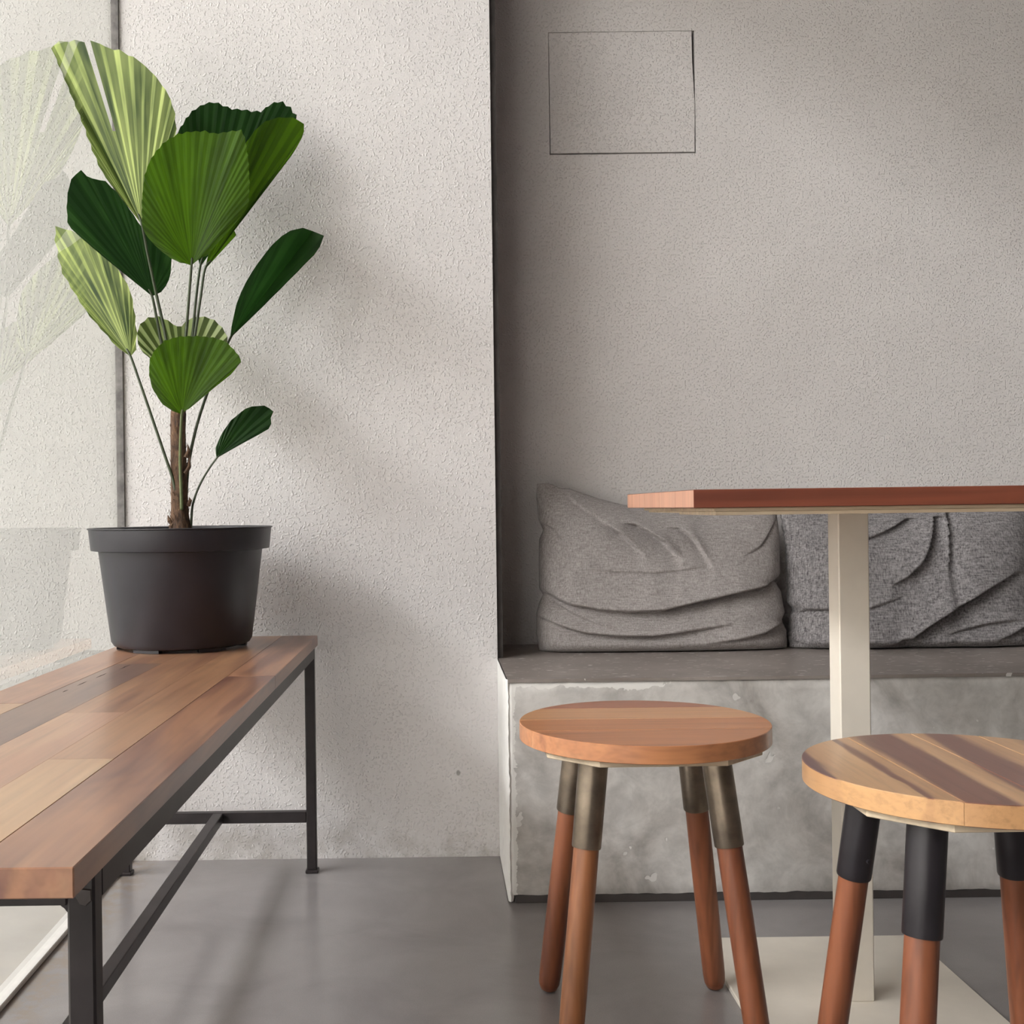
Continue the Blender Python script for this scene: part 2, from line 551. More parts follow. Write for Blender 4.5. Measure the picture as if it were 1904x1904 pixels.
    def tube(self, pts, radii, n=10, cap=True):
        pts = [Vector(p) for p in pts]
        if not hasattr(radii, '__len__'):
            radii = [radii] * len(pts)
        vs, fs = [], []
        up = None
        for i, p in enumerate(pts):
            d = (pts[min(i + 1, len(pts) - 1)] - pts[max(i - 1, 0)]).normalized()
            if up is None:
                up = d.orthogonal().normalized()
            up = (up - d * up.dot(d)).normalized()
            sd = d.cross(up)
            for k in range(n):
                a = 2 * PI * k / n
                vs.append(p + (up * math.cos(a) + sd * math.sin(a)) * radii[i])
        for i in range(len(pts) - 1):
            for k in range(n):
                j = (k + 1) % n
                fs.append((i * n + k, i * n + j, (i + 1) * n + j, (i + 1) * n + k))
        if cap:
            fs.append(tuple(range(n))[::-1])
            fs.append(tuple(range((len(pts) - 1) * n, len(pts) * n)))
        return self.add(vs, fs)

    def build(self, name, mat, parent=None, smooth=False, angle=None):
        me = bpy.data.meshes.new(name)
        me.from_pydata(self.v, [], self.f)
        me.validate()
        import bmesh
        bm = bmesh.new()
        bm.from_mesh(me)
        bmesh.ops.recalc_face_normals(bm, faces=bm.faces)
        if angle is not None:
            for f in bm.faces:
                f.smooth = True
            for e in bm.edges:
                if len(e.link_faces) == 2 and e.calc_face_angle() > angle:
                    e.smooth = False
        elif smooth:
            for f in bm.faces:
                f.smooth = True
        bm.to_mesh(me)
        bm.free()
        o = bpy.data.objects.new(name, me)
        C.objects.link(o)
        if mat is not None:
            me.materials.append(mat)
        if parent is not None:
            o.parent = parent
            o.matrix_parent_inverse = Matrix.Translation(-Vector(parent.location)) if parent.type == 'EMPTY' else Matrix.Identity(4)
        return o


def tag(o, label=None, cat=None, group=None, kind=None):
    if label:
        o['label'] = label
    if cat:
        o['category'] = cat
    if group:
        o['group'] = group
    if kind:
        o['kind'] = kind
    return o


def thing(name, loc, label, cat, group=None):
    """an Empty at the base of a thing; its parts are written in world coordinates"""
    e = bpy.data.objects.new(name, None)
    C.objects.link(e)
    e.location = loc
    e.empty_display_size = 0.05
    return tag(e, label, cat, group)


# ================================================================== the setting
XG = -0.655                       # inner face of the glass
YP, YA = 2.453, 2.706             # face of the white wall, face of the alcove wall
XE = 0.133                        # right edge of the white wall
XR, YR, ZC = 3.6, -2.4, 2.6      # right wall, wall behind the camera, ceiling

tag(MB().box(XG - 0.01, XR, YR, YA + 0.2, -0.12, 0.0).build('floor', M['floor']), 'polished grey epoxy floor', kind='structure')
tag(MB().box(XG - 0.12, XR + 0.2, YR - 0.2, YA + 0.2, ZC, ZC + 0.15).build('ceiling', M['plaster']), 'plain plaster ceiling', kind='structure')
tag(MB().box(XG - 0.012, XE, YP, YA + 0.2, -0.05, 7.1).build('wall_back', M['pier']),
    'white rough stucco wall beside the alcove', kind='structure')
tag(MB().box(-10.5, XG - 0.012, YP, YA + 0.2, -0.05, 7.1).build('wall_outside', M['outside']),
    'stucco wall seen through the glass, colour darkened to balance the light', kind='structure')

# alcove wall with the opening of the access hatch
HX0, HX1, HZ0, HZ1 = 0.284, 0.626, 1.563, 1.850
w = MB()
w.box(XE, HX0, YA, YA + 0.2, 0, ZC)
w.box(HX1, XR, YA, YA + 0.2, 0, ZC)
w.box(HX0, HX1, YA, YA + 0.2, 0, HZ0)
w.box(HX0, HX1, YA, YA + 0.2, HZ1, ZC)
w.box(HX0, HX1, YA + 0.03, YA + 0.2, HZ0, HZ1)
wa = tag(w.build('wall_alcove', M['alcove']), 'grey rough stucco wall at the back of the alcove', kind='structure')
hp = MB()
g = 0.0022
zt = [(HX0 + g, HZ0 + 0.0035), (HX1 - g - 0.001, HZ0 + 0.003), (HX1 - g + 0.0006, HZ0 + 0.12), (HX1 - g - 0.004, HZ0 + 0.21), (HX1 - g - 0.0045, HZ1 - 0.0015), (HX0 + g - 0.001, HZ1 - 0.002)]
vs = [(x, YA - 0.001, z) for x, z in zt] + [(x, YA + 0.028, z) for x, z in zt]
n = len(zt)
hp.add(vs, [tuple(range(n)), tuple(range(n, 2 * n))[::-1]] + [(i, (i + 1) % n, n + (i + 1) % n, n + i) for i in range(n)])
tag(hp.build('access_panel', M['alcove']), 'flush rectangular access panel set into the grey alcove wall', 'panel')

tag(MB().box(XE + 0.0005, XE + 0.0125, YP + 0.012, YA, 0.4192, ZC).build('trim_1', M['strip']), 'dark narrow strip down the corner of the alcove', kind='structure')
tag(MB().box(XR, XR + 0.2, YR - 0.2, YA + 0.2, -0.1, ZC).build('wall_right', M['plaster']), 'plain wall on the right of the room', kind='structure')
tag(MB().box(XG - 0.12, XR, YR - 0.2, YR, -0.1, ZC).build('wall_rear', M['plaster']), 'plain wall behind the viewer', kind='structure')

tag(MB().box(XG - 0.12, XG + 0.0, YR - 0.2, YP, ZC + 0.15, 6.75).build('wall_facade', M['plaster']), 'plain facade above the glass front', kind='structure')
# glass front: pane, sealant against the wall, floor channel, head
win = bpy.data.objects.new('window_1', None)
C.objects.link(win)
win.location = (XG, 0, 0)
tag(win, 'frameless floor to ceiling glass front', kind='structure')
gp = MB()
gp.add([(XG - 0.006, YR, 0.012), (XG - 0.006, YP - 0.004, 0.012), (XG - 0.006, YP - 0.004, ZC), (XG - 0.006, YR, ZC)], [(0, 1, 2, 3)])
gp.build('pane', M['glass'], win)
MB().box(XG - 0.013, XG + 0.002, YP - 0.006, YP + 0.001, 0.0, ZC).build('sealant', M['gasket'], win)
MB().box(XG - 0.026, XG + 0.004, YR, YP - 0.006, 0.0, 0.009, 0.0015).build('floor_channel', M['channel'], win)

XCAN, ZCAN, XNB, ZNB, YT = -7.2, 6.6, -10.5, 7.1, -9.0  # edges of the added baffles and of the paving
# outside: paving, and unseen baffles added to narrow the sky strip
tag(MB().box(XNB, XG - 0.011, YT, YP, -0.13, -0.01).build('floor_terrace', M['paving']), 'pale paving outside the glass', kind='structure')
tag(MB().box(XCAN, XG - 0.12, YT, YP, ZCAN, ZCAN + 0.15).build('ceiling_baffle', M['baffle']), 'canopy, unseen, added outside the glass to limit the sky light', kind='structure')
tag(MB().box(XNB - 0.2, XNB, YT, YA + 0.2, -0.1, ZNB).build('wall_baffle', M['unseen_wall']), 'pale unseen wall added across the terrace to narrow the sky strip', kind='structure')
tag(MB().box(XNB - 0.2, XG - 0.12, YT - 0.2, YT, -0.1, ZNB).build('wall_terrace', M['unseen_wall']), 'pale wall closing the far end of the terrace', kind='structure')

# ================================================================== built-in cement bench
YF, ZS = 2.156, 0.419
XB1 = XR - 0.002
cb = thing('cement_bench', (1.5, YF, 0), 'long grey cement bench built into the alcove under the cushions', 'bench')
t_ = MB()
# body front face with slightly uneven, worn arrises
nx, nz = 260, 40
body = MB()
vs, fs = [], []
for k in range(nz + 1):
    z = 0.0155 + (ZS - 0.0065 - 0.0155) * k / nz
    for i in range(nx + 1):
        x = XE + 0.002 + (XB1 - XE - 0.002) * (i / nx) ** 1.6
        e = min(1.0, (x - XE - 0.002) / 0.006, (ZS - 0.0065 - z) / 0.005 if k > nz - 3 else 1.0, (z - 0.0155) / 0.008 + 0.25)
        wob = 0.0016 * mnoise.noise((x * 7, z * 7, 1.0)) + 0.0009 * mnoise.noise((x * 30, z * 30, 4.0))
        vs.append((x, YF + wob + 0.004 * (1 - max(0, e)), z + (0.003 * mnoise.noise((x * 35, 0, 9)) if k == 0 else 0)))
for k in range(nz):
    for i in range(nx):
        a = k * (nx + 1) + i
        fs.append((a, a + 1, a + nx + 2, a + nx + 1))
body.add(vs, fs)
body.box(XE + 0.002, XB1, YF + 0.0075, YA - 0.002, 0.0155, ZS - 0.0065)
body.build('body', M['concrete'], cb, angle=0.6)
# worn top slab
top = MB()
ny = 24
vs, fs = [], []
for k in range(ny + 1):
    y = YF - 0.001 + (YA - 0.002 - YF) * k / ny
    for i in range(nx + 1):
        x = XE + 0.0025 + (XB1 - XE - 0.0025) * (i / nx) ** 1.6
        zz = ZS + 0.0006 * mnoise.noise((x * 9, y * 9, 2))
        yy = y
        if k == 0:
            yy += 0.0022 * max(0, mnoise.noise((x * 22, 0, 3))) + 0.003 * max(0, mnoise.noise((x * 70, 5, 3)) - 0.2)
        vs.append((x, yy, zz))
m0 = len(vs)
for k in range(ny + 1):
    for i in range(nx + 1):
        p = vs[k * (nx + 1) + i]
        vs.append((p[0], p[1], ZS - 0.0064))
for k in range(ny):
    for i in range(nx):
        a = k * (nx + 1) + i
        fs.append((a, a + 1, a + nx + 2, a + nx + 1))
for i in range(nx):
    fs.append((i, i + 1, m0 + i + 1, m0 + i))
for k in range(ny):
    a = k * (nx + 1)
    fs.append((a, a + nx + 1, m0 + a + nx + 1, m0 + a))
top.add(vs, fs)
top.build('seat_slab', M['seat_slab'], cb, angle=0.6)
# white filler on the end that faces the glass
sd = MB()
vs, fs = [], []
ns = 50
for k in range(ns + 1):
    z = 0.004 + (ZS - 0.004) * k / ns
    jx = 0.0032 * abs(mnoise.noise((z * 45, 1, 7))) + 0.002
    jy = 0.004 * mnoise.noise((z * 20, 3, 7))
    vs += [(XE - 0.001, YP - 0.001, z), (XE - 0.001, YF + 0.006 + 0.002 * mnoise.noise((z * 30, 8, 1)), z), (XE + jx, YF - 0.0012 + 0.001 * mnoise.noise((z * 60, 2, 2)), z), (XE + jx + 0.004 + 0.005 * abs(mnoise.noise((z * 25, 9, 4))), YF + 0.004, z)]
for k in range(ns):
    for j in range(3):
        a = k * 4 + j
        fs.append((a, a + 1, a + 5, a + 4))
sd.add(vs, fs)
sd.build('painted_end', M['white_plaster'], cb, angle=0.9)
MB().box(XE + 0.012, XB1, YF + 0.004, YF + 0.02, 0.0, 0.0155, 0.001).build('skirting', M['skirt'], cb)

# ================================================================== plank bench by the glass
BX0, BX1, BY0, BY1, BZ = -0.612, -0.242, 0.769, 2.392, 0.480
SLOPE = 0.015                 # the seat falls a little towards the wall
FX0, FX1 = -0.646, -0.246     # outer faces of the frame


def fall(mb):
    mb.v = [(x, y, z + SLOPE * (BY1 - y)) for x, y, z in mb.v]
    return mb


TH = 0.021
bn = thing('plank_bench', (-0.44, 1.62, 0), 'long wooden plank bench on a black steel frame beside the glass', 'bench')
rows = [
    (BX0, -0.532, [(BY0, 1.5025, 'bench_pale'), (1.5025, BY1, 'bench_pink')]),
    (-0.532, -0.4555, [(BY0, 1.929, 'bench_grey'), (1.929, BY1, 'bench_tan')]),
    (-0.4555, -0.3805, [(BY0, 1.42, 'bench_pink'), (1.42, BY1, 'bench_tan')]),
    (-0.3805, -0.3155, [(BY0, 1.133, 'bench_pale'), (1.133, BY1, 'bench_tan')]),
    (-0.3155, BX1, [(BY0, 1.75, 'bench_red'), (1.75, BY1, 'bench_red')]),
]
gp_ = 0.00008
for x0, x1, segs in rows:
    for y0, y1, mt in segs:
        pk = MB().box(x0 + (gp_ if x0 > BX0 else 0), x1 - (gp_ if x1 < BX1 else 0), y0 + (gp_ if y0 > BY0 else 0), y1 - (gp_ if y1 < BY1 else 0),
                 BZ - TH, BZ, 0.00015 if x0 > BX0 and x1 < BX1 else 0.0009)
        fall(pk).build('plank', M[mt], bn)
# cracks in the grey plank
for y0, y1, xx in ((1.665, 1.715, -0.516), (1.75, 1.81, -0.5135), (1.855, 1.92, -0.506), (1.60, 1.625, -0.516)):
    c = MB()
    nseg = 6
    vs = []
    for i in range(nseg + 1):
        y = y0 + (y1 - y0) * i / nseg
        wdt = 0.0011 * math.sin(PI * (i + 0.15) / (nseg + 0.3))
        dx = 0.0012 * mnoise.noise((y * 60, 0, 0))
        vs += [(xx + dx - wdt, y, BZ + 0.00015), (xx + dx + wdt, y, BZ + 0.00015)]
    c.add(vs, [(2 * i, 2 * i + 1, 2 * i + 3, 2 * i + 2) for i in range(nseg)])
    fall(c).build('crack', M['soil'], bn)
ZB = BZ - TH - 0.0008
RW = 0.020
FY0, FY1 = 0.828, 2.373
RH = 0.023
for sx, xx in ((1, FX1), (-1, FX0)):
    fall(MB().box(min(xx, xx - sx * RW), max(xx, xx - sx * RW), FY0 + RW + 0.0002, FY1 - RW - 0.0002, ZB - RH, ZB, 0.0012)).build('side_rail', M['steel'], bn)
for yy in (FY0, FY1 - RW):
    zt = ZB + SLOPE * (BY1 - yy - RW)
    MB().box(FX0 + RW + 0.0002, FX1 - RW - 0.0002, yy + 0.001, yy + RW - 0.001, zt - RH, zt - 0.0004, 0.001).build('end_rail', M['steel'], bn)
    for sx, xx in ((1, FX1), (-1, FX0)):
        x0, x1 = min(xx, xx - sx * RW), max(xx, xx - sx * RW)
        lg = MB().box(x0, x1, yy, yy + RW, 0.006, zt - 0.0004, 0.0018).build('leg', M['steel'], bn)
        MB().box(x0 - 0.003, x1 + 0.003, yy - 0.003, yy + RW + 0.003, 0.0, 0.007, 0.0015).build('foot_plate', M['steel'], lg)
        if yy < 1:   # weld fillet where the leg meets the end rail, ground weld on the corner
            k = MB()
            xi = x0 if sx > 0 else x1
            k.prism([(-0.001, -0.001), (0.006, -0.001), (0.0042, 0.0008), (0.0022, 0.0022), (0.0008, 0.0042), (-0.001, 0.006)], 0, 0.014)
            k.v = [(xi - sx * p[0], yy + 0.002 + p[2], zt - RH - p[1]) for p in k.v]
            k.build('weld', M['steel'], lg)
            k = MB()
            k.prism([(0.001, 0.0), (0.0125, 0.001), (0.0128, 0.009), (0.0085, 0.013), (0.004, 0.0118), (0.0008, 0.006)], -0.0009, 0.002, 0.0007)
            k.v = [(x1 - 0.0145 + p[0], yy + p[2], zt - 0.010 - p[1]) for p in k.v]
            k.build('weld', M['ground'], lg)
    MB().box(FX0 + RW, FX1 - RW, yy + 0.001, yy + RW - 0.001, 0.103, 0.125, 0.0012).build('cross_bar', M['steel'], bn)
xm = -0.446
MB().box(xm - 0.010, xm + 0.010, FY0 + RW - 0.0008, FY1 - RW + 0.0008, 0.1045, 0.1245, 0.0012).build('stretcher', M['steel'], bn)


# ================================================================== stools
def disc_strip(cx, cy, r, lo, hi, axis, n=60):
    """outline of the part of a disc between lo and hi across the boards"""
    hi_, lo_ = min(hi, r), max(lo, -r)
    pts = []
    a0, a1 = math.acos(max(-1, min(1, hi_ / r))), math.acos(max(-1, min(1, lo_ / r)))
    m = max(6, int(n * (a1 - a0) / PI))
    for i in range(m + 1):
        a = a0 + (a1 - a0) * i / m
        pts.append((r * math.sin(a), r * math.cos(a)))
    for i in range(m + 1):
        a = a1 - (a1 - a0) * i / m
        pts.append((-r * math.sin(a), r * math.cos(a)))
    out = []
    for p in pts:
        if not out or (Vector(p) - Vector(out[-1])).length > 1e-5:
            out.append(p)
    if (Vector(out[0]) - Vector(out[-1])).length < 1e-5:
        out.pop()
    if axis == 'X':
        return [(cx + u, cy + v) for u, v in out]
    return [(cx + v, cy - u) for u, v in out]


def stool(cx, cy, hs, r, axis, boards, sleeve, legs, label, t_top=0.082, t_foot=0.128):
    s = thing('stool', (cx, cy, 0), label, 'stool', 'round wooden stools at the table')
    th = 0.0235
    for lo, hi, mt in boards:
        MB().prism(disc_strip(cx, cy, r, lo + 0.0002, hi - 0.0002, axis), hs - th, hs, 0.0008).build('seat_board', M[mt], s, angle=0.5)
    # pale ply plate under the boards, its corners cut off
    q, c = 0.145, 0.062
    zp = hs - th - 0.0004
    MB().prism([(cx - q + c, cy - q), (cx + q - c, cy - q), (cx + q, cy - q + c), (cx + q, cy + q - c), (cx + q - c, cy + q),
                (cx - q + c, cy + q), (cx - q, cy + q - c), (cx - q, cy - q + c)], zp - 0.009, zp, 0.001).build('seat_plate', M['ply'], s)
    zt = zp - 0.0085
    i = 0
    for sy in (-1, 1):
        for sx in (-1, 1):
            A = Vector((cx + sx * t_top, cy + sy * t_top, zt))
            B = Vector((cx + sx * t_foot, cy + sy * t_foot, 0.0))
            d = (B - A)
            P = lambda f: A + d * f
            Ls = 0.118 / (-d.z)
            mt = legs[i]
            i += 1
            lb = MB()
            fr = [0.03, Ls, 0.45, 0.75, 0.93, 0.965, 0.985, 0.994]
            rr = [0.0168, 0.0170, 0.0172, 0.0170, 0.0166, 0.0156, 0.0125, 0.0065]
            lb.tube([P(f) for f in fr], rr, 24)
            zmin = min(v[2] for v in lb.v)
            lb.v = [(x, y, max(0.0, z - zmin if z < 0.03 else z)) for x, y, z in lb.v]
            lg = lb.build('leg', M[mt], s, angle=0.7)
            sl = MB()
            ring = [P(0.0), P(Ls * 0.5), P(Ls * 0.985), P(Ls), P(Ls), P(Ls * 0.93)]
            sl.tube(ring, [0.0200, 0.0198, 0.0196, 0.0190, 0.0171, 0.0171], 28, cap=False)
            so = sl.build('sleeve', M[sleeve], lg, angle=0.7)
            so['label'] = 'bronzed steel sleeve' if sleeve == 'sleeve_bronze' else 'black steel sleeve'
            # the small grub screw of the sleeve
            nrm = Vector((sx * 0.4 + 0.6, -sy * 0.6 if sy > 0 else 0.5, 0)).normalized()
            c0 = P(Ls * 0.8) + nrm * 0.0188
            MB().tube([c0, c0 + nrm * 0.004], [0.0026, 0.0024], 10).build('screw', M['sleeve_black'], lg)
    return s


stool(0.2945, 1.640, 0.4345, 0.1755, 'X',
      [(-0.2, -0.062, 'st_orange'), (-0.062, 0.018, 'st_orange'), (0.018, 0.108, 'st_pale'), (0.108, 0.2, 'st_red')],
      'sleeve_bronze', ['leg_tan', 'leg_red', 'leg_red', 'leg_red'],
      'round orange wooden stool with bronzed leg sleeves in front of the cement bench')
stool(0.583, 1.262, 0.4525, 0.1755, 'Y',
      [(-0.2, -0.079, 'striped'), (-0.079, 0.006, 'striped'), (0.006, 0.081, 'striped'), (0.081, 0.2, 'striped')],
      'sleeve_black', ['leg_red', 'leg_red', 'leg_red', 'leg_red'],
      'round stool with dark striped seat and black leg sleeves, cut off by the right edge')

# ================================================================== table
TX0, TX1, TY0, TY1 = 0.3225, 0.905, 1.43, 1.98
TZ0, TZ1 = 0.7360, 0.7588
tb = thing('cafe_table', (0.6135, 1.712, 0), 'reddish wooden table on a single cream steel post', 'table')
nb = 5
for i in range(nb):
    y0 = TY0 + (TY1 - TY0) * i / nb + (0.0003 if i else 0)
    y1 = TY0 + (TY1 - TY0) * (i + 1) / nb - (0.0003 if i < nb - 1 else 0)
    if i == nb - 1:     # far corners rounded off
        rr = 0.07
        pts = [(TX0, y0), (TX1, y0)]
        for k in range(9):
            a = PI / 2 * k / 8
            pts.append((TX1 - rr + rr * math.cos(a), y1 - rr + rr * math.sin(a)))
        for k in range(9):
            a = PI / 2 + PI / 2 * k / 8
            pts.append((TX0 + rr + rr * math.cos(a), y1 - rr + rr * math.sin(a)))
    else:
        pts = [(TX0, y0), (TX1, y0), (TX1, y1), (TX0, y1)]
    o = MB().prism(pts, TZ0, TZ1, 0.0008).build('top_board', M['table_red'], tb, angle=0.6)
    o.data.materials.append(M['table_end'])
    for p in o.data.polygons:
        if abs(p.normal.x) > 0.8:
            p.material_index = 1
# battens and pale ply under the top
MB().box(TX0 + 0.028, TX1 - 0.028, TY0 + 0.012, TY1 - 0.06, TZ0 - 0.0045, TZ0 - 0.0003, 0.0006).build('under_panel', M['ply'], tb)
MB().box(TX0 + 0.030, TX1 - 0.028, TY0 + 0.014, TY0 + 0.225, TZ0 - 0.0095, TZ0 - 0.0047, 0.0006).build('batten', M['ply'], tb)
MB().box(TX0 + 0.034, TX1 - 0.028, TY0 + 0.235, TY1 - 0.07, TZ0 - 0.0075, TZ0 - 0.0047, 0.0006).build('batten', M['ply'], tb)
PX, PY, PS = 0.616, 1.7175, 0.0225
MB().box(PX - PS, PX + PS, PY - PS, PY + PS, 0.008, TZ0 - 0.0098, 0.0016).build('post', M['cream'], tb)
MB().box(0.441, 0.800, 1.481, 1.954, 0.0, 0.0085, 0.001).build('base_plate', M['cream'], tb)


# ================================================================== cushions
def cushion(name, x0, x1, z0, hgt, yfront, depth, lean, outline, folds, mat, label, nx=190, nz=130, seed=0):
    """a soft square cushion standing on the seat and leaning on the wall.
    outline(u, v) -> (du, dv) moves the edge in metres; folds: list of (curve, amp, up, down)"""
    W = x1 - x0
    co = thing(name, ((x0 + x1) / 2, yfront + depth / 2, z0), label, 'cushion', 'grey cushions on the cement bench')
    b = MB()
    vs, fs = [], []

    def fold(s, t):
        y = 0.0
        for pts, amp, up, dn in folds:
            if s < pts[0][0] - 0.03 or s > pts[-1][0] + 0.03:
                continue
            sc = min(max(s, pts[0][0]), pts[-1][0])
            for (sa, ta, wa_), (sb, tb_, wb) in zip(pts, pts[1:]):
                if sa <= sc <= sb:
                    f = (sc - sa) / (sb - sa + 1e-9)
                    f2 = f
                    c, wt = ta + (tb_ - ta) * f2, wa_ + (wb - wa_) * f
                    break
            fade = max(0.0, 1 - abs(s - sc) / 0.03)
            d = t - c
            wt *= fade
            if d >= 0:
                y -= amp * wt * 0.55 * math.exp(-(d / up) ** 1.3)
                if d < 0.005:
                    y += amp * wt * 0.9 * (1 - d / 0.005) ** 2
            else:
                y += amp * wt * math.exp(-(-d / dn))
        return y

    def profile(u, v):
        e = (1 - abs(2 * u - 1) ** 5.0) ** 0.55
        vb = 1 - v
        base = (1 - max(0.0, 2 * v - 1) ** 2.6) ** 0.75 if v > 0.5 else 1.0
        foot = min(1.0, (v / 0.05)) ** 0.45 if v < 0.05 else 1.0
        return max(0.0, e * base * (0.55 + 0.45 * foot))

    for side in (0, 1):
        for k in range(nz + 1):
            v = k / nz
            for i in range(nx + 1):
                u = i / nx
                uu = 0.5 - 0.5 * math.cos(PI * (0.08 + 0.84 * u))
                uu = (uu - 0.01570842) / (1 - 2 * 0.01570842)
                uu = min(1, max(0, uu))
                du, dv = outline(uu, v)
                s, t = uu * W, v * hgt
                x = x0 + s + du
                z = z0 + t + dv
                p = profile(uu, v)
                th = depth * p * (1.0 - 0.42 * v)
                mid = yfront + depth * 0.5 + lean * v
                if side == 0:
                    y = mid - th / 2
                    y += fold(s, t) * min(1.0, p * 1.6)
                    y += 0.004 * mnoise.noise((s * 9 + seed, t * 9, 1.5)) * p + 0.0016 * mnoise.noise((s * 26 + seed, t * 30, 2.5)) * p
                else:
                    y = min(mid + th / 2, YA - 0.004)
                vs.append((x, min(y, YA - 0.005), max(z, z0)))
    off = (nx + 1) * (nz + 1)
    for side in (0, 1):
        for k in range(nz):
            for i in range(nx):
                a = side * off + k * (nx + 1) + i
                q = (a, a + 1, a + nx + 2, a + nx + 1)
                fs.append(q if side == 0 else q[::-1])
    for i in range(nx):
        fs.append((i, off + i, off + i + 1, i + 1))
        a = nz * (nx + 1) + i
        fs.append((a, a + 1, off + a + 1, off + a))
    for k in range(nz):
        a = k * (nx + 1)
        fs.append((a, a + nx + 1, off + a + nx + 1, off + a))
        a += nx
        fs.append((a, off + a, off + a + nx + 1, a + nx + 1))
    b.add(vs, fs)
    b.build('cover', M[mat], co, smooth=True)
    return co


def interp(pts, x):
    if x <= pts[0][0]:
        return pts[0][1]
    for (a, b), (c, d) in zip(pts, pts[1:]):
        if x <= c:
            f = (x - a) / (c - a)
            return b + (d - b) * f
    return pts[-1][1]


K1 = 0.00032


def z1(*pts):      # measured on the left cushion: (across, down, weight) -> metres
    return [((x - 100) * K1, (1265 - y) * K1, w_) for x, y, w_ in pts]


def out1(u, v):
    left = interp([(0, 0.0), (0.10, -0.005), (0.22, -0.004), (0.29, 0.004), (0.33, 0.012), (0.37, 0.004), (0.5, 0.004), (0.66, 0.006), (0.72, 0.016), (0.78, 0.006), (0.92, 0.002), (1, 0.004)], v)
    right = interp([(0, 0.004), (0.1, 0.004), (0.17, -0.006), (0.21, 0.002), (0.34, -0.004), (0.40, -0.016), (0.45, -0.004), (0.7, 0.0), (0.85, -0.003), (1, -0.02)], v)
    topz = interp([(0, 0.0), (0.05, 0.002), (0.10, -0.010), (0.14, -0.012), (0.26, -0.035), (0.40, -0.055), (0.7, -0.062), (0.9, -0.05), (1, -0.03)], u)
    botl = 0.006 * math.exp(-u / 0.03) if v < 0.04 else 0
    return left * (1 - u) ** 3 + right * u ** 3 - botl * 0, topz * v ** 3


folds1 = [
    (z1((105, 850, .9), (200, 905, .8), (300, 938, .7), (500, 975, .7), (700, 990, .8), (950, 980, 1.1), (1200, 922, 1.3), (1500, 862, 1.2), (1700, 828, 1.1), (1790, 775, .9)), 0.022, 0.055, 0.026),
    (z1((120, 905, .3), (210, 935, 1), (350, 1010, .9), (500, 1075, .7), (610, 1098, .0)), 0.010, 0.015, 0.012),
    (z1((100, 1025, .4), (250, 1085, .8), (400, 1130, 1), (600, 1152, 1.1), (850, 1158, 1.1), (1050, 1137, .9), (1300, 1100, .3), (1450, 1080, .0)), 0.016, 0.026, 0.016),
    (z1((1200, 1215, .0), (1450, 1185, .6), (1620, 1150, 1), (1800, 1085, 1.2)), 0.016, 0.02, 0.03),
    (z1((110, 385, 1), (160, 420, 1), (220, 470, .7), (330, 560, 0)), 0.010, 0.014, 0.010),
    (z1((380, 690, .0), (600, 708, .6), (900, 712, .6), (1100, 690, .5), (1400, 640, 0)), 0.006, 0.03, 0.03),
    (z1((500, 290, 0), (640, 390, .8), (760, 510, .6), (830, 580, 0)), 0.020, 0.026, 0.03),
    (z1((780, 300, .6), (880, 390, 1), (960, 460, 1), (1030, 545, .5), (1080, 600, 0)), 0.026, 0.030, 0.03),
    (z1((1080, 330, .3), (1180, 440, .9), (1250, 600, .4), (1290, 650, 0)), 0.022, 0.034, 0.03),
    (z1((280, 130, 0), (340, 180, .8), (420, 240, .6), (560, 300, 0)), 0.008, 0.012, 0.014),
    (z1((1500, 600, 0), (1640, 520, .7), (1760, 360, .8), (1800, 300, .4)), 0.006, 0.03, 0.03),
]
cushion('cushion', 0.2325, 0.781, ZS + 0.001, 0.372, 2.498, 0.165, 0.045, out1, folds1, 'linen',
        'light grey linen cushion with deep sagging folds at the left end of the cement bench')

K2 = 2.52 / FPX / 4.10


def z2(*pts):
    return [((x - 150) * K2, (1165 - y) * K2, w_) for x, y, w_ in pts]


def out2(u, v):
    left = 0.004 * mnoise.noise((v * 22, 3, 1)) + 0.002 * mnoise.noise((v * 60, 5, 1)) + interp([(0, -0.002), (0.1, 0), (0.2, 0.006), (0.24, 0.012), (0.3, 0.002), (0.55, 0.004), (0.75, 0.0), (1, -0.01)], v)
    right = 0.004 * mnoise.noise((v * 9, 8, 1))
    topz = interp([(0, 0.0), (0.2, -0.02), (0.5, -0.03), (0.8, -0.02), (1, 0)], u)
    return left * (1 - u) ** 3 + right * u ** 3, topz * v ** 3


